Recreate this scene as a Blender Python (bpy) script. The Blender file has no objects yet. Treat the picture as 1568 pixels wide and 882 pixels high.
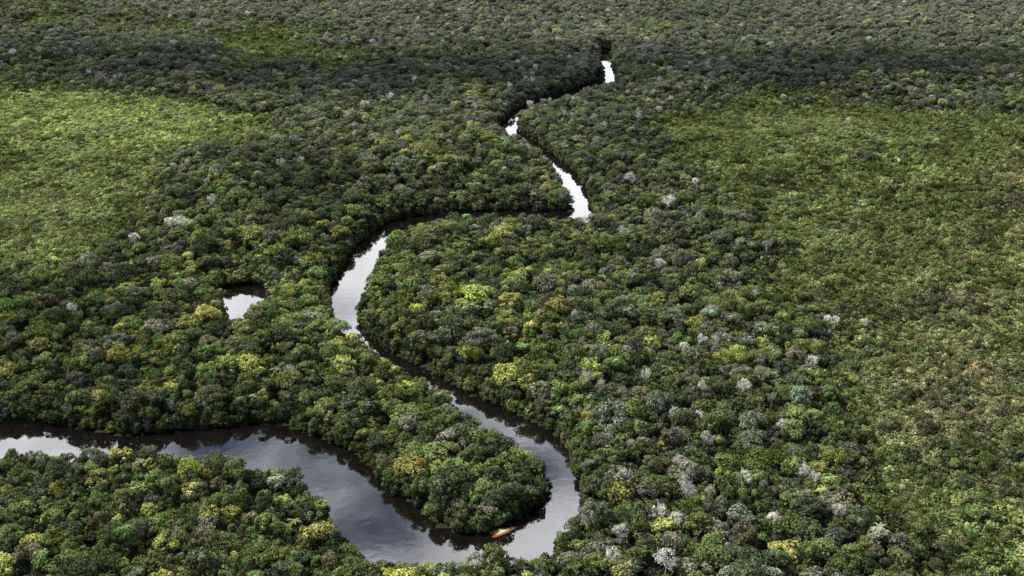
import bpy, math, numpy as np
from mathutils import Vector
rng = np.random.default_rng(7)
sc = bpy.context.scene
sc.view_settings.view_transform = 'Standard'
sc.view_settings.look = 'None'
sc.view_settings.exposure = 0

# ------------------------------------------------------------ camera
HC = 250.0; PITCH = math.radians(22.0); F = 1893.0
cam = bpy.data.cameras.new("camera"); camo = bpy.data.objects.new("camera", cam)
sc.collection.objects.link(camo)
cam.sensor_width = 36; cam.lens = F/1568*36; cam.clip_end = 60000; cam.clip_start = 1
camo.location = (0, 0, HC); camo.rotation_euler = (math.radians(90)-PITCH, 0, 0)
sc.camera = camo
cp, sp = math.cos(PITCH), math.sin(PITCH)

# camera projection: ground metres <-> image pixel coordinates
def proj(x, y, z):
    d = y*cp - (z-HC)*sp
    w = y*sp + (z-HC)*cp
    d = np.maximum(d, 1.0)
    return 784+F*x/d, 441-F*w/d
def unproj(u, v, z=0.0):
    a = (u-784)/F; b = (441-v)/F
    dx = a; dy = cp+b*sp; dz = -sp+b*cp
    t = (z-HC)/dz
    return dx*t, dy*t

# ------------------------------------------------------------ noise
_tab = np.random.default_rng(3).random((256, 256))
def vnoise(x, y, s, seed=0):
    x = np.asarray(x)/s+seed*17.3; y = np.asarray(y)/s+seed*9.7
    xi = np.floor(x).astype(int); yi = np.floor(y).astype(int)
    fx = x-xi; fy = y-yi
    fx = fx*fx*(3-2*fx); fy = fy*fy*(3-2*fy)
    a = _tab[xi & 255, yi & 255]; b = _tab[(xi+1) & 255, yi & 255]
    c = _tab[xi & 255, (yi+1) & 255]; d = _tab[(xi+1) & 255, (yi+1) & 255]
    return (a*(1-fx)+b*fx)*(1-fy)+(c*(1-fx)+d*fx)*fy
def fbm(x, y, s, seed=0, o=4):
    r = 0; a = 1; t = 0
    for i in range(o):
        r = r+a*vnoise(x, y, s/2**i, seed+i); t += a; a *= .55
    return r/t

# ------------------------------------------------------------ outlines
U0, V0, UW, VH = -500, -100, 2600, 1200
gu, gv = np.meshgrid(np.arange(UW)+U0, np.arange(VH)+V0)
def raster(poly, out):
    p = np.array(poly, float)
    u0, v0 = np.floor(p.min(0)).astype(int)-1; u1, v1 = np.ceil(p.max(0)).astype(int)+1
    u0 = max(u0, U0); v0 = max(v0, V0); u1 = min(u1, U0+UW); v1 = min(v1, V0+VH)
    sl = (slice(v0-V0, v1-V0), slice(u0-U0, u1-U0))
    X = gu[sl]; Y = gv[sl]; ins = np.zeros(X.shape, bool)
    n = len(p)
    for i in range(n):
        x1, y1 = p[i]; x2, y2 = p[(i+1) % n]
        if y1 == y2: continue
        c = ((y1 > Y) != (y2 > Y)) & (X < (x2-x1)*(Y-y1)/(y2-y1)+x1)
        ins ^= c
    out[sl] |= ins
def look(bm, u, v):
    i = np.clip(np.round(v).astype(int)-V0, 0, VH-1); j = np.clip(np.round(u).astype(int)-U0, 0, UW-1)
    return bm[i, j]

water = np.zeros(gu.shape, bool)
raster([(-420,640),(-200,642),(0,648),(60,648),(110,655),(150,662),(190,668),(240,662),(300,657),(350,655),(400,648),(440,655),
 (480,668),(510,680),(540,695),(565,712),(578,735),(600,757),(640,780),(665,805),(700,818),(740,818),(770,807),(800,792),
 (830,772),(848,745),(849,718),(830,700),(800,680),(770,661),(740,645),(715,624),(690,603),(660,583),(630,568),(600,549),
 (575,532),(555,515),(535,507),(518,492),(508,470),(505,450),(514,425),(528,400),(543,378),(560,362),(590,343),(620,333),
 (660,328),(700,324),(760,323),(820,323),(868,324),(886,326),(888,334),(868,334),(800,334),(740,334),(690,337),(640,342),(610,350),(592,362),(585,377),
 (577,397),(566,420),(556,440),(549,460),(550,490),(560,510),(580,528),(610,547),(650,565),(690,587),(720,606),(760,622),
 (800,638),(835,655),(858,675),(872,700),(880,730),(893,750),(880,775),(868,795),(852,815),(850,840),(820,850),(780,848),
 (740,852),(700,855),(660,861),(620,852),(580,845),(545,835),(530,810),(510,795),(500,765),(480,745),(450,725),(410,712),
 (370,700),(330,697),(290,695),(250,688),(215,682),(170,684),(140,688),(100,686),(50,687),(0,686),(-200,684),(-420,684)], water)
raster([(868,253),(885,268),(897,290),(905,312),(909,333),(886,334),(884,310),(871,290),(862,270),(850,252),(838,238),(820,227),
 (803,214),(783,209),(775,198),(764,190),(778,180),(792,180),(788,190),(792,200),(808,208),(826,221),(845,236)], water)
raster([(780,182),(798,168),(830,157),(862,149),(890,138),(925,127),(940,124),(944,112),(936,94),(938,76),(920,78),(921,92),(928,110),
 (931,120),(905,127),(870,139),(840,148),(810,158),(785,170),(774,182)], water)
raster([(335,441),(360,436),(400,434),(412,442),(398,452),(388,460),(378,470),(372,492),(354,494),(348,472),(341,460)], water)

scrub = np.zeros(gu.shape, bool)
raster([(1045,185),(1100,165),(1250,160),(1420,180),(1568,188),(2100,200),(2100,1100),(1440,1100),(1360,850),(1310,740),(1272,640),(1275,560),
 (1240,500),(1180,440),(1180,380),(1150,340),(1120,300),(1040,270),(1030,225)], scrub)
raster([(-500,118),(0,125),(130,140),(290,165),(400,190),(455,215),(400,232),(300,240),(262,270),(215,290),(215,330),(150,400),(60,425),(-500,440)], scrub)
raster([(330,50),(480,58),(560,90),(520,115),(420,105),(330,80)], scrub)
raster([(0,20),(230,28),(330,45),(240,55),(60,48),(-300,50)], scrub)
raster([(900,36),(1015,34),(1010,52),(930,62)], scrub)
def blur(m, r):
    m = m.astype(np.float32)
    for ax in (0, 1):
        k = r if ax else max(2, r//2)
        for _ in range(2):
            c = np.cumsum(np.concatenate([np.repeat(np.take(m,[0],ax),k+1,ax), m, np.repeat(np.take(m,[-1],ax),k,ax)],ax),ax)
            n = m.shape[ax]
            m = (np.take(c, np.arange(2*k+1, 2*k+1+n), ax)-np.take(c, np.arange(0, n), ax))/(2*k+1)
    return m
scrubS = blur(scrub, 38)
waterS = blur(water, 40)

RH = np.linspace(0, 8.5, 7)
def is_river(x, y):
    r = np.zeros(np.shape(x), bool)
    for h in RH:
        u, v = proj(x, y, h)
        r |= look(water, u, v) & (y > 250)
    return r
def near_river(x, y, m):
    r = is_river(x, y)
    for a in range(6):
        r |= is_river(x+m*math.cos(a*1.047), y+m*math.sin(a*1.047))
    return r
def relief(x, y):
    u, v = proj(x, y, 4.)
    k = np.clip(1-12*look(waterS, u, v), 0, 1)*np.clip((y-450)/500, 0, 1)
    return k*np.maximum(0, fbm(x, y, 260, 44, 3)-.38)*36
def field(u, v, blobs):
    r = np.zeros(np.shape(u))
    for cx, cy, rx, ry, a in blobs:
        r = r+a*np.exp(-(((u-cx)/rx)**2+((v-cy)/ry)**2))
    return r
def scrubness(x, y):
    u, v = proj(x, y, 3.0)
    wob = (fbm(x, y, 90, 5)-.5)
    s = look(scrubS, u+wob*130, v+(fbm(x, y, 60, 8)-.5)*46)
    s = s-field(u, v, [(1400,258,260,9,.5),(1480,840,300,130,.42),(1300,640,90,200,.25),(1250,420,60,30,.2),(300,262,60,20,.2),(1400,470,70,16,.4),(1500,420,80,10,.4),(1450,700,150,20,.35),(1400,330,180,8,.25),(1480,570,120,9,.25)])
    return s+(fbm(x, y, 24, 3)-.5)*.85+(fbm(x, y, 80, 13)-.5)*.5

# ------------------------------------------------------------ materials
def newmat(name):
    m = bpy.data.materials.new(name); m.use_nodes = True
    nt = m.node_tree; nt.nodes.clear()
    return m, nt, nt.nodes, nt.links
def leaf_material(name, transl=0.2):
    m, nt, N, L = newmat(name)
    out = N.new('ShaderNodeOutputMaterial')
    at = N.new('ShaderNodeAttribute'); at.attribute_type = 'INSTANCER'; at.attribute_name = 'tint'
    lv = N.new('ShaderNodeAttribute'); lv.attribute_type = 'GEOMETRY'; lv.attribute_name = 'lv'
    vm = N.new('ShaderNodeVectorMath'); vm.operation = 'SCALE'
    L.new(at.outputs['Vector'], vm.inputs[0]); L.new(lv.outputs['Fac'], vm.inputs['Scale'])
    pr = N.new('ShaderNodeBsdfDiffuse'); L.new(vm.outputs[0], pr.inputs['Color'])
    tr = N.new('ShaderNodeBsdfTranslucent')
    v2 = N.new('ShaderNodeVectorMath'); v2.operation = 'MULTIPLY'; v2.inputs[1].default_value = (1.5, 1.4, .9)
    L.new(vm.outputs[0], v2.inputs[0]); L.new(v2.outputs[0], tr.inputs['Color'])
    mx = N.new('ShaderNodeMixShader'); mx.inputs[0].default_value = transl
    L.new(pr.outputs[0], mx.inputs[1]); L.new(tr.outputs[0], mx.inputs[2]); L.new(mx.outputs[0], out.inputs[0])
    return m
def bark_material(name, c1, c2):
    m, nt, N, L = newmat(name)
    out = N.new('ShaderNodeOutputMaterial'); pr = N.new('ShaderNodeBsdfDiffuse')
    no = N.new('ShaderNodeTexNoise'); no.inputs['Scale'].default_value = 3
    r = N.new('ShaderNodeValToRGB'); r.color_ramp.elements[0].color = (*c1, 1); r.color_ramp.elements[1].color = (*c2, 1)
    L.new(no.outputs[0], r.inputs[0]); L.new(r.outputs[0], pr.inputs['Color'])
    L.new(pr.outputs[0], out.inputs[0]); return m
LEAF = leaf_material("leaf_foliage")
BARK = bark_material("bark", (.08, .07, .06), (.22, .20, .17))
PALEBARK = bark_material("pale_bark", (.55, .53, .50), (.80, .78, .75))

# ------------------------------------------------------------ plant builders
class MB:
    def __init__(s): s.v = []; s.f = []; s.m = []; s.lv = []; s.n = 0
    def add(s, verts, faces, mat, lv):
        s.v.append(np.asarray(verts)); s.f += [tuple(i+s.n for i in f) for f in faces]
        s.m += [mat]*len(faces); s.lv += list(lv) if hasattr(lv, '__len__') else [lv]*len(faces); s.n += len(verts)
    def tube(s, a, b, ra, rb, k=5, mat=0):
        a = np.array(a, float); b = np.array(b, float); d = b-a; d /= np.linalg.norm(d)+1e-9
        t = np.cross(d, (0.3, 1, .2)); t /= np.linalg.norm(t); q = np.cross(d, t)
        vs = []
        for c, r in ((a, ra), (b, rb)):
            for i in range(k):
                w = 2*math.pi*i/k; vs.append(c+r*(math.cos(w)*t+math.sin(w)*q))
        s.add(vs, [(i, (i+1) % k, k+(i+1) % k, k+i) for i in range(k)], mat, 1.0)
    def leaves(s, c, n, size, lv, R, mat=1):
        k = len(c)
        n = n/np.linalg.norm(n, axis=1, keepdims=True)
        t = np.cross(n, R.normal(size=(k, 3))); t /= np.linalg.norm(t, axis=1, keepdims=True)
        b = np.cross(n, t); sz = size*R.uniform(.6, 1.3, (k, 1))
        q = np.stack([c+t*sz, c+b*sz*.62, c-t*sz, c-b*sz*.62], 1).reshape(-1, 3)
        f = [(4*i, 4*i+1, 4*i+2, 4*i+3) for i in range(k)]
        s.add(q, f, mat, lv)
    def obj(s, name, mats):
        me = bpy.data.meshes.new(name)
        me.from_pydata(np.concatenate(s.v).tolist(), [], s.f)
        for m in mats: me.materials.append(m)
        me.polygons.foreach_set('material_index', s.m)
        a = me.attributes.new('lv', 'FLOAT', 'FACE'); a.data.foreach_set('value', np.array(s.lv, np.float32))
        return bpy.data.objects.new(name, me)
def crown(mb, R, c, rad, hz, nl, lr, per, size, zmin=-.2, jit=.4, lo=.55, hi=.88):
    c = np.array(c, float)
    cents = []
    for i in range(nl):
        for _ in range(30):
            d = R.normal(size=3); d /= np.linalg.norm(d)
            if d[2] > zmin: break
        p = c+d*np.array([rad, rad, hz])*R.uniform(lo, hi)
        r = lr*R.uniform(.7, 1.35); cents.append((p, r))
        k = int(per*(r/lr)**2)
        dd = R.normal(size=(k*2, 3)); dd /= np.linalg.norm(dd, axis=1, keepdims=True)
        out = (p-c); out = out/(np.linalg.norm(out)+1e-6)
        keep = (dd@out > -.35) | (dd[:, 2] > .3); dd = dd[keep][:k]
        pos = p+dd*r*np.array([1, 1, .8])*R.uniform(.75, 1.1, (len(dd), 1))
        nn = dd*1.0+np.array([0, 0, .35])+R.normal(size=dd.shape)*jit
        lobe = R.uniform(.65, 1.35)
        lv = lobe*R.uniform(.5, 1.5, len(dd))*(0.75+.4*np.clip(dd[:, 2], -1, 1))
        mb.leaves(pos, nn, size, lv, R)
    return cents
def proto_collection(name, objs):
    col = bpy.data.collections.new(name)
    for o in objs: col.objects.link(o)
    return col

def tree(name, seed, h, rad, hz, nl, lr, per, size, zmin=-.2, **k):
    R = np.random.default_rng(seed); mb = MB()
    top = np.array([R.normal()*.4, R.normal()*.4, h-hz*1.1])
    mb.tube((0, 0, -.8), top*np.array([.4, .4, .55]), .28, .2); mb.tube(top*np.array([.4, .4, .55]), top, .2, .13)
    cc = crown(mb, R, (top[0], top[1], h-hz), rad, hz, nl, lr, per, size, zmin, **k)
    for p, r in cc[::3]: mb.tube(top*np.array([.6, .6, .8]), p, .1, .03, 4)
    return mb.obj(name, [BARK, LEAF])
forest = []
specs = [ # h rad hz lobes lr per size
 (11.0, 4.2, 3.2, 20, 1.35, 42, .38), (12.0, 3.6, 3.4, 17, 1.3, 42, .36), (10.0, 4.6, 2.6, 25, 1.15, 38, .35),
 (11.5, 3.2, 3.4, 14, 1.25, 44, .40), (10.5, 3.9, 3.0, 32, .9, 28, .32), (12.5, 4.8, 3.5, 26, 1.4, 40, .40),
 (10.0, 3.0, 2.9, 13, 1.1, 42, .34), (11.0, 4.0, 2.8, 15, 1.0, 42, .32), (10.8, 3.6, 3.5, 28, 1.0, 32, .44)]
for i, s in enumerate(specs): forest.append(tree("canopy_tree_%02d" % i, 100+i, *s))
for i in range(3):
    R = np.random.default_rng(300+i); mb = MB()
    mb.tube((0, 0, -1), (0, 0, 4), .2, .08)
    crown(mb, R, (0, 0, 3.0), 2.4, 3.2, 26, .95, 34, .35, zmin=-.8)
    for _ in range(4):
        a = R.uniform(0, 6.28); mb.tube((0, 0, 1), (1.8*math.cos(a), 1.8*math.sin(a), R.uniform(2, 4)), .08, .03, 4)
    forest.append(mb.obj("forest_bank_%02d" % i, [BARK, LEAF]))
R = np.random.default_rng(55); mb = MB()
mb.tube((0, 0, -1), (.2, 0, 6), .18, .14); mb.tube((.2, 0, 6), (.3, .1, 11.5), .14, .11)
for i in range(17):
    a = i*2.4; el = R.uniform(.1, 1.1); Lh = R.uniform(2.4, 3.2)
    prev = np.array([.3, .1, 11.5])
    for j in range(1, 6):
        t = j/5; rr = Lh*t*math.cos(el*(1-.3*t)); zz = 11.5+Lh*t*math.sin(el)-1.9*t*t
        cur = np.array([.3+rr*math.cos(a), .1+rr*math.sin(a), zz]); side = np.array([-math.sin(a), math.cos(a), 0])
        w = .42*(1-.5*t)
        mb.add([prev, prev+side*w+(0, 0, -.15), cur+side*w*.8+(0, 0, -.15), cur, cur-side*w*.8+(0, 0, -.15), prev-side*w+(0, 0, -.15)],
               [(0, 1, 2, 3), (0, 3, 4, 5)], 1, R.uniform(.8, 1.3)); prev = cur
forest.append(mb.obj("palm_12", [BARK, LEAF]))
COL_F = proto_collection("forest_plants", forest)

pale = []
for i in range(4):
    R = np.random.default_rng(500+i); mb = MB(); h = 12.5; rad = 3.6
    mb.tube((0, 0, -1), (0, 0, 8), .26, .18)
    for b in range(15):
        a = R.uniform(0, 6.28); e = R.uniform(.1, 1.3); l = R.uniform(2.3, 3.7)
        st = np.array([0, 0, R.uniform(7, 8.6)]); en = st+np.array([math.cos(a)*math.cos(e), math.sin(a)*math.cos(e), math.sin(e)*1.05])*l
        mid = (st+en)/2+R.normal(size=3)*.2
        mb.tube(st, mid, .12, .08, 4); mb.tube(mid, en, .08, .04, 4)
        for t in range(9):
            p = mid+(en-mid)*R.uniform(0, 1); dv = (en-st)/l*R.uniform(.5, 1.0)+R.normal(size=3)*.55+np.array([0,0,.3])
            mb.tube(p, p+dv, .06, .03, 3)
    crown(mb, R, (0, 0, 9.6), 3.4, 2.6, 22+4*i, .8, 15+4*i, .2, zmin=-.1, lo=.6, hi=1)
    pale.append(mb.obj("pale_tree_%02d" % i, [PALEBARK, LEAF]))
COL_P = proto_collection("pale_plants", pale)

bush = []
for i in range(6):
    R = np.random.default_rng(700+i); mb = MB()
    mb.tube((0, 0, -.3), (0, 0, 1.2), .08, .03, 4)
    for _ in range(3):
        a = R.uniform(0, 6.28); mb.tube((0, 0, .3), (math.cos(a)*.8, math.sin(a)*.8, 1.3), .04, .02, 3)
    crown(mb, R, (0, 0, .7), 1.5, 1.3+.2*(i % 3), 9+i, .6, 17, .26, zmin=-.1, lo=.4, hi=.95)
    bush.append(mb.obj("shrub_%02d" % i, [BARK, LEAF]))
COL_S = proto_collection("scrub_plants", bush)

# ------------------------------------------------------------ instancing
def scatter(name, col, P, rot, scl, idx, tint):
    P = P.copy(); P[:, 2] += relief(P[:, 0], P[:, 1])
    me = bpy.data.meshes.new(name); n = len(P)
    me.vertices.add(n); me.vertices.foreach_set('co', P.astype(np.float32).ravel())
    def at(nm, ty, arr, key='value'):
        a = me.attributes.new(nm, ty, 'POINT'); a.data.foreach_set(key, arr.ravel())
    at('rotv', 'FLOAT_VECTOR', rot.astype(np.float32), 'vector')
    at('sclv', 'FLOAT_VECTOR', scl.astype(np.float32), 'vector')
    at('pick', 'INT', idx.astype(np.int32))
    at('tint', 'FLOAT_VECTOR', tint.astype(np.float32), 'vector')
    ob = bpy.data.objects.new(name, me); sc.collection.objects.link(ob)
    ng = bpy.data.node_groups.new(name+"_scatter", 'GeometryNodeTree')
    ng.interface.new_socket('Geometry', in_out='INPUT', socket_type='NodeSocketGeometry')
    ng.interface.new_socket('Geometry', in_out='OUTPUT', socket_type='NodeSocketGeometry')
    N, L = ng.nodes, ng.links
    gi = N.new('NodeGroupInput'); go = N.new('NodeGroupOutput')
    ci = N.new('GeometryNodeCollectionInfo'); ci.inputs['Collection'].default_value = col
    ci.inputs['Separate Children'].default_value = True; ci.inputs['Reset Children'].default_value = True
    ip = N.new('GeometryNodeInstanceOnPoints'); ip.inputs['Pick Instance'].default_value = True
    def na(nm, ty):
        x = N.new('GeometryNodeInputNamedAttribute'); x.data_type = ty; x.inputs['Name'].default_value = nm; return x.outputs['Attribute']
    L.new(gi.outputs[0], ip.inputs['Points']); L.new(ci.outputs[0], ip.inputs['Instance'])
    L.new(na('pick', 'INT'), ip.inputs['Instance Index'])
    e = N.new('FunctionNodeEulerToRotation'); L.new(na('rotv', 'FLOAT_VECTOR'), e.inputs[0]); L.new(e.outputs[0], ip.inputs['Rotation'])
    L.new(na('sclv', 'FLOAT_VECTOR'), ip.inputs['Scale'])
    L.new(ip.outputs[0], go.inputs[0])
    md = ob.modifiers.new("scatter", 'NODES'); md.node_group = ng
    return ob
def jgrid(x0, x1, y0, y1, s, j=.42):
    X, Y = np.meshgrid(np.arange(x0, x1, s), np.arange(y0, y1, s*.9))
    X = X+((np.arange(X.shape[0]) % 2)*s*.5)[:, None]
    X = X+rng.uniform(-j, j, X.shape)*s; Y = Y+rng.uniform(-j, j, X.shape)*s
    return X.ravel(), Y.ravel()
def wedge(x, y, m=60): return np.abs(x) < .435*y+m

YEL = [(400,390,170,60,.5),(300,440,120,40,.45),(700,240,200,50,.4),(620,640,260,150,.15),(780,470,200,120,.1),(250,780,260,100,.2),
       (760,760,120,60,.15),(480,690,60,60,.1),(960,46,60,14,.8),(1250,820,250,80,.1),(600,480,60,60,.2)]
GRY = [(1100,500,220,320,.45),(900,150,500,60,.6),(600,30,900,40,.6),(1300,100,300,60,.6),(80,480,120,60,.3),(1150,800,200,100,.3),(450,240,200,50,.4)]
PAL = np.array([(.162,.202,.070),(.330,.350,.100),(.080,.108,.052),(.205,.220,.148),(.190,.180,.098),(.160,.228,.074)])
def forest_tint(x, y):
    u, v = proj(x, y, 10.)
    n = len(x); ye = field(u, v, YEL)+.5*(fbm(x, y, 70, 21)-.5); gr = field(u, v, GRY)+.4*(fbm(x, y, 60, 31)-.5)
    w = np.stack([np.full(n, 1.), np.clip(.17+1.1*ye, .03, 3), np.full(n, .7), np.clip(.28+1.7*gr, .03, 3), np.full(n, .08), np.clip(.36+.5*ye, .05, 1)], 1)
    w /= w.sum(1, keepdims=True); c = np.cumsum(w, 1); r = rng.random((n, 1)); k = (r > c).sum(1).clip(0, 5)
    t = PAL[k]*rng.uniform(.62, 1.45, (n, 1))*(1+rng.normal(size=(n, 3))*.05)
    t *= (.7+.6*fbm(x, y, 45, 41))[:, None]
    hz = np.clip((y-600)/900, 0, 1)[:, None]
    t = t*(1-.55*hz)+np.array([.29, .305, .26])*.55*hz  # distance haze mixed into the colour of far crowns
    return np.clip(t, .012, .6), u, v

def storey(sp, lo, hi, zf, y0=250, y1=1950):
    x, y = jgrid(-1000, 1000, y0, y1, sp); k = wedge(x, y); x = x[k]; y = y[k]
    s = scrubness(x, y)
    keep = ~near_river(x, y, 2.5) & (rng.random(len(x)) > np.clip((s-.2)/.6, 0, .98))
    x, y, s = x[keep], y[keep], s[keep]; n = len(x)
    r_ = rng.random(n)**1.35
    sz = (lo+(hi-lo)*r_)*(.86+.3*fbm(x, y, 60, 51))*(1-.55*np.clip((s+.05)/.7, 0, 1))
    z = (sz*.55+zf*(1-.55*np.clip(s/.7, 0, 1)))*rng.uniform(.8, 1.22, n)
    nr = near_river(x, y, 7.5)
    sz = np.where(nr, np.minimum(sz, .86+.08*rng.random(n)), sz); z = np.where(nr, np.minimum(z, .8+.13*rng.random(n)), z)
    return x, y, sz, z
A = storey(6.3, .66, 1.5, .42); B = storey(5.9, .40, .82, .42, 250, 1150)
x2, y2 = jgrid(-1400, 1400, 1950, 2600, 10.0); k = wedge(x2, y2); x2 = x2[k]; y2 = y2[k]; s2 = rng.uniform(1.2, 2.1, len(x2))
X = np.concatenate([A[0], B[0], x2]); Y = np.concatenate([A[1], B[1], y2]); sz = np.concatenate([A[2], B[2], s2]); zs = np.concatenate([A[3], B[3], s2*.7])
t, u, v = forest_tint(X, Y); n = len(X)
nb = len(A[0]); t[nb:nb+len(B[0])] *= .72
idx = rng.choice(9, n, p=[.13, .12, .11, .12, .12, .06, .13, .1, .11])
idx[rng.random(n) < .008] = 12
rotv = np.stack([rng.normal(size=n)*.07, rng.normal(size=n)*.07, rng.uniform(0, 6.28, n)], 1)
P = np.stack([X, Y, np.full(n, .7)], 1); S = np.stack([sz, sz*rng.uniform(.82, 1.18, n), zs], 1)
bx, by = jgrid(-620, 620, 300, 1650, 3.0); k = wedge(bx, by, 30); bx = bx[k]; by = by[k]
k = ~near_river(bx, by, 1.0) & near_river(bx, by, 5.0); bx = bx[k]; by = by[k]; m = len(bx)
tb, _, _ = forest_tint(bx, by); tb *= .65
sb = rng.uniform(.6, 1.2, m)
P = np.concatenate([P, np.stack([bx, by, np.full(m, .2)], 1)]); S = np.concatenate([S, np.stack([sb, sb, sb*rng.uniform(.75, 1.2, m)], 1)])
rotv = np.concatenate([rotv, np.stack([np.zeros(m), np.zeros(m), rng.uniform(0, 6.28, m)], 1)])
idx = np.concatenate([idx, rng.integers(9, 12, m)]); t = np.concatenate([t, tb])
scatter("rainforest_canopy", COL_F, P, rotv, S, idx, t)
print("forest", len(P))

# --- pale crowned trees
spots = [(262,342,1.3),(278,342,1.2),(205,363,1),(597,147,1.1),(545,203,.9),(965,275,1.2),(1023,310,1.3),(1065,272,.9),(955,728,1),(1010,785,1.),(1036,792,.9),
 (1020,860,1.2),(900,790,.8),(950,812,.8),(938,850,.9),(1250,525,1),(1243,552,.9),(1280,482,.9),(1325,482,.8),(1268,478,.8),(1140,590,.9),
 (1185,795,.9),(1140,732,.9),(1050,737,.8),(430,245,1.2),(460,238,1),(558,160,1),(635,122,.9),(780,130,.9),(1025,105,.9),(990,60,.9),(1010,405,1),(950,400,.8),
 (1048,530,.8),(1075,520,.9),(990,573,.8),(1075,590,.7),(1165,548,.7),(325,305,1),(60,78,1.3),(20,80,1.2),(1060,720,.7),(1000,140,.9),(910,180,.9),(925,188,.9),(1200,140,1),
 (1140,60,1.1),(700,60,.9),(265,65,1),(330,55,1),(1180,68,1.1),(820,100,.8),(1300,175,.9),(1330,60,1),(110,470,.8),(1105,640,.7),(1200,650,.8),(1215,690,.7),(1230,720,.8)]
pu = np.array(spots)[:, 0].astype(float); pv = np.array(spots)[:, 1].astype(float); ps = np.array(spots)[:, 2]*.98
px, py = unproj(pu, pv, 12.)
for _ in range(3):
    px, py = unproj(pu, pv, 12.+relief(px, py))
rx, ry = jgrid(-900, 900, 300, 1900, 13); k = wedge(rx, ry); rx = rx[k]; ry = ry[k]
ru, rv = proj(rx, ry, 10.)
pr = field(ru, rv, [(1080,480,170,380,.10),(1180,780,160,120,.05),(900,150,400,90,.07),(600,60,900,60,.07),(300,300,150,50,.03)])+.003
k = (rng.random(len(rx)) < pr) & ~near_river(rx, ry, 3) & (scrubness(rx, ry) < .3); rx = rx[k]; ry = ry[k]
PX = np.concatenate([px, rx]); PY = np.concatenate([py, ry]); ps = np.concatenate([ps, rng.uniform(.5, 1.0, len(rx))])
n = len(PX)
tp = np.array([.80, .79, .73])*rng.uniform(.8, 1.1, (n, 1)); tp[len(px):] *= rng.uniform(.4, .9, (len(rx), 1))
sc_t = np.clip(scrubness(PX, PY)/.6, 0, 1)
ps = ps*(1-.3*sc_t)
scatter("pale_tree_stand", COL_P, np.stack([PX, PY, np.full(n, .7)], 1), np.stack([np.zeros(n), np.zeros(n), rng.uniform(0, 6.28, n)], 1),
        np.stack([ps, ps, (.78+.42*ps)*(1-.3*sc_t)], 1), rng.integers(0, 4, n), np.clip(tp, .02, .9))

# --- savanna scrub
def scrub_layer(x, y):
    s = scrubness(x, y)
    k = (s > .15) & ~near_river(x, y, 2)
    dens = fbm(x, y, 22, 61)
    k &= rng.random(len(x)) < np.clip(1.5-1.7*(dens-.45), .25, 1)
    return x[k], y[k]
x, y = jgrid(-900, 1000, 260, 1400, 2.9); k = wedge(x, y, 50); x, y = scrub_layer(x[k], y[k])
x2, y2 = jgrid(-900, 1000, 1400, 1900, 4.4); k = wedge(x2, y2, 50); x2, y2 = scrub_layer(x2[k], y2[k])
n1 = len(x); X = np.concatenate([x, x2]); Y = np.concatenate([y, y2]); n = len(X)
u, v = proj(X, Y, 2.); s = scrubness(X, Y)
g1 = fbm(X, Y, 110, 71, 5); g2 = fbm(X, Y, 24, 77, 4)
BR = field(u, v, [(1450,540,160,110,.5),(1560,310,60,60,.8),(1380,380,120,50,.3),(80,310,70,25,.4),(1480,640,150,90,.45),(1500,460,120,20,.5)])
base = np.array([.275, .335, .125])
smooth = field(u, v, [(170,190,260,50,1.),(1250,205,220,35,1.),(1250,370,80,60,.8),(60,320,120,80,.8),(1330,560,60,90,.5)]).clip(0, 1)
lt = field(u, v, [(180,185,280,60,1.2),(60,310,140,90,.8),(1230,205,220,38,.7),(1250,360,80,70,.5),(1330,560,70,110,.3),(1450,800,200,150,-.2)])  # lighter green clearings; sunlit upper-left patch put into the colour too
c = base[None]*np.clip(0.35+.9*g1+1.1*(g2-.5)+.5*lt, .15, 2.2)[:, None]
bb = (BR*np.clip(g2*2-.3, 0, 1))[:, None]
c = c*(1-bb)+np.array([.32, .28, .18])*bb
c = c*(1+rng.uniform(-.55, .55, n)*(1-.3*smooth))[:, None]*(1+rng.normal(size=(n, 3))*.06)
sz = rng.uniform(.65, 1.45, n)*(.68+.9*g2)*(1+.5*np.clip((.8-s)/.5, 0, 1))*(1-.15*smooth); sz[n1:] *= 1.4
big = rng.random(n) < np.where(fbm(X, Y, 16, 99) > .54, .34, .05)*(1-.55*smooth); sz[big] *= 1.55; c[big] *= .52
scatter("savanna_scrub", COL_S, np.stack([X, Y, np.full(n, .65)], 1), np.stack([np.zeros(n), np.zeros(n), rng.uniform(0, 6.28, n)], 1),
        np.stack([sz, sz, sz*rng.uniform(.6, 1.2, n)*(1-.25*smooth)], 1), rng.integers(0, 6, n), np.clip(c, .015, .75))
print("scrub", n)

# ------------------------------------------------------------ ground
def axis(a, b, st, lo, hi):
    c = list(np.arange(a, b+.1, st)); d = st; p = c[-1]
    while p < hi: d *= 1.25; p += d; c.append(p)
    d = st; p = c[0]; l = []
    while p > lo: d *= 1.25; p -= d; l.append(p)
    return np.array(l[::-1]+c)
ax = axis(-480, 640, 3., -25000, 25000); ay = axis(290, 1680, 3., -15000, 40000)
GX, GY = np.meshgrid(ax, ay); gx = GX.ravel(); gy = GY.ravel()
riv = is_river(gx, gy)
gz = np.where(riv, -1.6, .7+.25*(fbm(gx, gy, 12, 91)-.5)+relief(gx, gy))
sg = np.clip((scrubness(gx, gy)-.25)/.3, 0, 1)
me = bpy.data.meshes.new("ground"); nx, ny = len(ax), len(ay)
I = np.arange(nx*ny).reshape(ny, nx)
fq = np.stack([I[:-1, :-1], I[:-1, 1:], I[1:, 1:], I[1:, :-1]], -1).reshape(-1, 4)
me.from_pydata(np.stack([gx, gy, gz], 1).tolist(), [], fq.tolist())
a = me.attributes.new('open', 'FLOAT', 'POINT'); a.data.foreach_set('value', sg.astype(np.float32))
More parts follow.
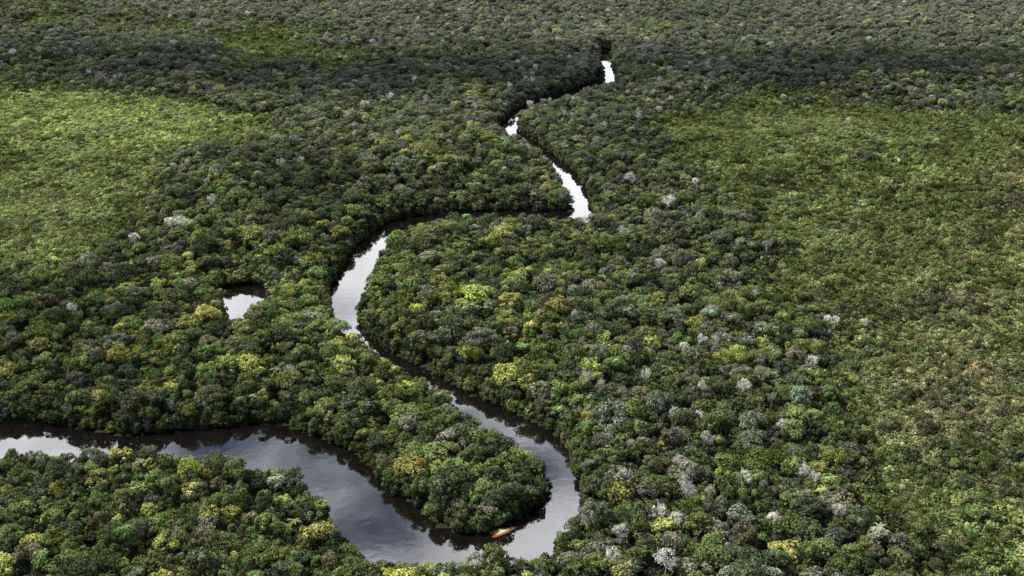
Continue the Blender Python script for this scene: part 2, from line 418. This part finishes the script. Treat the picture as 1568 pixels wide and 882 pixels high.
me.polygons.foreach_set('use_smooth', [True]*len(fq))
go = bpy.data.objects.new("ground", me); sc.collection.objects.link(go)
m, nt, N, L = newmat("forest_floor")
out = N.new('ShaderNodeOutputMaterial'); pr = N.new('ShaderNodeBsdfDiffuse')
tc = N.new('ShaderNodeTexCoord'); n1_ = N.new('ShaderNodeTexNoise'); n1_.inputs['Scale'].default_value = .05; n1_.inputs['Detail'].default_value = 8
n2_ = N.new('ShaderNodeTexNoise'); n2_.inputs['Scale'].default_value = .9; n2_.inputs['Detail'].default_value = 3
L.new(tc.outputs['Object'], n1_.inputs['Vector']); L.new(tc.outputs['Object'], n2_.inputs['Vector'])
r1 = N.new('ShaderNodeValToRGB'); r1.color_ramp.elements[0].color = (.02, .025, .012, 1); r1.color_ramp.elements[1].color = (.05, .055, .03, 1)
r2 = N.new('ShaderNodeValToRGB'); r2.color_ramp.elements[0].color = (.15, .185, .07, 1); r2.color_ramp.elements[0].position = .45
r2.color_ramp.elements[1].color = (.29, .25, .15, 1); r2.color_ramp.elements[1].position = .66
L.new(n2_.outputs[0], r1.inputs[0]); L.new(n1_.outputs[0], r2.inputs[0])
at = N.new('ShaderNodeAttribute'); at.attribute_name = 'open'
mx = N.new('ShaderNodeMix'); mx.data_type = 'RGBA'
L.new(at.outputs['Fac'], mx.inputs['Factor']); L.new(r1.outputs[0], mx.inputs['A']); L.new(r2.outputs[0], mx.inputs['B'])
L.new(mx.outputs['Result'], pr.inputs['Color']); L.new(pr.outputs[0], out.inputs[0]); me.materials.append(m)

# ------------------------------------------------------------ river water (sheet lying in the cut channel)
me = bpy.data.meshes.new("river_water")
me.from_pydata([(-900, 100, 0), (900, 100, 0), (900, 1900, 0), (-900, 1900, 0)], [], [(0, 1, 2, 3)])
wo = bpy.data.objects.new("river_water", me); sc.collection.objects.link(wo)
m, nt, N, L = newmat("blackwater")
out = N.new('ShaderNodeOutputMaterial'); pr = N.new('ShaderNodeBsdfPrincipled')
pr.inputs['Base Color'].default_value = (.008, .006, .006, 1); pr.inputs['Roughness'].default_value = .03; pr.inputs['IOR'].default_value = 2.4
tc = N.new('ShaderNodeTexCoord'); no = N.new('ShaderNodeTexNoise'); no.inputs['Scale'].default_value = .25; no.inputs['Detail'].default_value = 4
bp = N.new('ShaderNodeBump'); bp.inputs['Strength'].default_value = .025; bp.inputs['Distance'].default_value = .5
L.new(tc.outputs['Object'], no.inputs['Vector']); L.new(no.outputs[0], bp.inputs['Height']); L.new(bp.outputs[0], pr.inputs['Normal'])
L.new(pr.outputs[0], out.inputs[0]); me.materials.append(m)

# ------------------------------------------------------------ sandbar
sx, sy = unproj(768., 814.)
vs = []; fs = []; nr, na_ = 8, 28
for i in range(nr+1):
    for j in range(na_):
        r = i/nr; w = 2*math.pi*j/na_; rr = r*(1+.2*math.sin(3*w+1)+.1*math.sin(5*w))
        vs.append((sx+rr*4.6*math.cos(w), sy+rr*2.6*math.sin(w)+rr*2.0*math.cos(w), .35*(1-r*r)-.03))
for i in range(nr):
    for j in range(na_):
        fs.append((i*na_+j, (i+1)*na_+j, (i+1)*na_+(j+1) % na_, i*na_+(j+1) % na_))
me = bpy.data.meshes.new("sandbar"); me.from_pydata(vs, [], fs)
so = bpy.data.objects.new("sandbar", me); sc.collection.objects.link(so)
m, nt, N, L = newmat("wet_sand")
out = N.new('ShaderNodeOutputMaterial'); pr = N.new('ShaderNodeBsdfPrincipled'); pr.inputs['Roughness'].default_value = .6
g = N.new('ShaderNodeNewGeometry'); sep = N.new('ShaderNodeSeparateXYZ'); L.new(g.outputs['Position'], sep.inputs[0])
mr = N.new('ShaderNodeMapRange'); mr.inputs['From Min'].default_value = 0; mr.inputs['From Max'].default_value = .3; L.new(sep.outputs['Z'], mr.inputs['Value'])
r = N.new('ShaderNodeValToRGB'); r.color_ramp.elements[0].color = (.12, .03, .006, 1); r.color_ramp.elements[1].color = (.70, .58, .42, 1)
e = r.color_ramp.elements.new(.65); e.color = (.40, .14, .03, 1)
L.new(mr.outputs[0], r.inputs[0]); L.new(r.outputs[0], pr.inputs['Base Color']); L.new(pr.outputs[0], out.inputs[0]); me.materials.append(m)

# ------------------------------------------------------------ sun, sky, clouds
EL = math.radians(50); S = Vector((-.80, .05, 0)).normalized()*math.cos(EL); S.z = math.sin(EL)
sd = bpy.data.lights.new("sun", 'SUN'); sd.energy = 5; sd.angle = math.radians(.53); sd.color = (1, .96, .87)
sl = bpy.data.objects.new("sun", sd); sc.collection.objects.link(sl); sl.rotation_euler = S.to_track_quat('Z', 'Y').to_euler()
w = bpy.data.worlds.new("World"); sc.world = w; w.use_nodes = True; nt = w.node_tree; N, L = nt.nodes, nt.links; N.clear()
try: w.cycles.sampling_method = 'NONE'
except Exception as e_: print(e_)
out = N.new('ShaderNodeOutputWorld'); b1 = N.new('ShaderNodeBackground'); b2 = N.new('ShaderNodeBackground')
sky = N.new('ShaderNodeTexSky'); sky.sky_type = 'NISHITA'; sky.sun_disc = False; sky.sun_elevation = EL; sky.sun_rotation = math.atan2(S.x, S.y)
L.new(sky.outputs[0], b1.inputs[0]); b1.inputs[1].default_value = .1
tc = N.new('ShaderNodeTexCoord'); mp = N.new('ShaderNodeMapping'); mp.inputs['Scale'].default_value = (1, 1, 2.6)
no = N.new('ShaderNodeTexNoise'); no.inputs['Scale'].default_value = 3.6; no.inputs['Detail'].default_value = 5; no.inputs['Roughness'].default_value = .6
L.new(tc.outputs['Generated'], mp.inputs[0]); L.new(mp.outputs[0], no.inputs['Vector'])
sep = N.new('ShaderNodeSeparateXYZ'); L.new(tc.outputs['Generated'], sep.inputs[0])
hz = N.new('ShaderNodeMapRange'); hz.inputs['From Min'].default_value = .3; hz.inputs['From Max'].default_value = .8; hz.inputs['To Min'].default_value = .15; hz.inputs['To Max'].default_value = .0
L.new(sep.outputs['Z'], hz.inputs['Value'])
az = N.new('ShaderNodeMapRange'); az.inputs['From Min'].default_value = 0; az.inputs['From Max'].default_value = .6; az.inputs['To Min'].default_value = -.25; az.inputs['To Max'].default_value = 0
L.new(sep.outputs['Y'], az.inputs['Value'])
ad = N.new('ShaderNodeMath'); ad.operation = 'ADD'; L.new(no.outputs[0], ad.inputs[0]); L.new(hz.outputs[0], ad.inputs[1])
ad2 = N.new('ShaderNodeMath'); ad2.operation = 'ADD'; L.new(ad.outputs[0], ad2.inputs[0]); L.new(az.outputs[0], ad2.inputs[1])
ss = N.new('ShaderNodeMapRange'); ss.interpolation_type = 'SMOOTHSTEP'; ss.inputs['From Min'].default_value = .40; ss.inputs['From Max'].default_value = .68
L.new(ad2.outputs[0], ss.inputs['Value'])
b2.inputs[0].default_value = (.97, .98, 1.02, 1)
hb = N.new('ShaderNodeMapRange'); hb.inputs['From Min'].default_value = .2; hb.inputs['From Max'].default_value = .6; hb.inputs['To Min'].default_value = 3.6; hb.inputs['To Max'].default_value = 2.6
L.new(sep.outputs['Z'], hb.inputs['Value']); L.new(hb.outputs[0], b2.inputs[1])
mx = N.new('ShaderNodeMixShader'); L.new(ss.outputs[0], mx.inputs[0]); L.new(b1.outputs[0], mx.inputs[1]); L.new(b2.outputs[0], mx.inputs[2]); L.new(mx.outputs[0], out.inputs[0])

# flat cloud sheet out of view, patches shaped to cast shadows on the forest
ZC = 1000.; cx = np.arange(-2200, 2201, 20.); cy = np.arange(100, 3601, 20.)
CX, CY = np.meshgrid(cx, cy); off = (ZC-8)/S.z
ggx = CX.ravel(); ggy = CY.ravel()    # ground point shaded
cu, cv = proj(ggx, ggy, 8.)
den = field(cu, cv, [(480,112,420,42,1.15),(1290,112,420,36,1.15),(1150,25,250,22,.4),(60,85,200,18,.7),(80,480,220,50,.6),(1400,780,200,110,.1),
  (480,275,130,40,.8),(980,230,100,60,.6),(1000,400,120,60,.25),(250,600,300,40,.3),(1150,620,80,160,.4),(200,850,300,40,.35)]) \
  - field(cu, cv, [(150,190,260,34,1.8),(700,240,100,30,.3),(60,310,120,60,.4),(960,46,60,14,1.2),(1450,25,200,18,.6),(150,30,300,15,.3)])
den += .35*(fbm(ggx, ggy, 260, 15)-.55)
den *= .7+.7*fbm(ggx, ggy, 90, 33)
den[(ggy < 250)] *= .3
edge = np.clip(np.minimum.reduce([ggx+2200, 2200-ggx, ggy-100, 3600-ggy])/400, 0, 1)
den = np.clip(den, 0, .94)*edge
me = bpy.data.meshes.new("cloud"); nx, ny = len(cx), len(cy); I = np.arange(nx*ny).reshape(ny, nx)
fq = np.stack([I[:-1, :-1], I[:-1, 1:], I[1:, 1:], I[1:, :-1]], -1).reshape(-1, 4)
D = den.reshape(ny, nx)
fq = fq[(np.maximum.reduce([D[:-1, :-1], D[:-1, 1:], D[1:, 1:], D[1:, :-1]]) > .002).ravel()]
me.from_pydata(np.stack([ggx+S.x*off, ggy+S.y*off, ZC+0*ggx], 1).tolist(), [], fq.tolist())
a = me.attributes.new('vapour', 'FLOAT', 'POINT'); a.data.foreach_set('value', den.astype(np.float32))
me.polygons.foreach_set('use_smooth', [True]*len(fq))
co = bpy.data.objects.new("cloud", me); sc.collection.objects.link(co)
m, nt, N, L = newmat("cloud_vapour")
out = N.new('ShaderNodeOutputMaterial'); at = N.new('ShaderNodeAttribute'); at.attribute_name = 'vapour'
tp_ = N.new('ShaderNodeBsdfTransparent')
tl = N.new('ShaderNodeBsdfTranslucent'); tl.inputs[0].default_value = (.5, .5, .52, 1)
m2 = N.new('ShaderNodeMixShader'); L.new(at.outputs['Fac'], m2.inputs[0]); L.new(tp_.outputs[0], m2.inputs[1]); L.new(tl.outputs[0], m2.inputs[2])
L.new(m2.outputs[0], out.inputs[0]); me.materials.append(m)
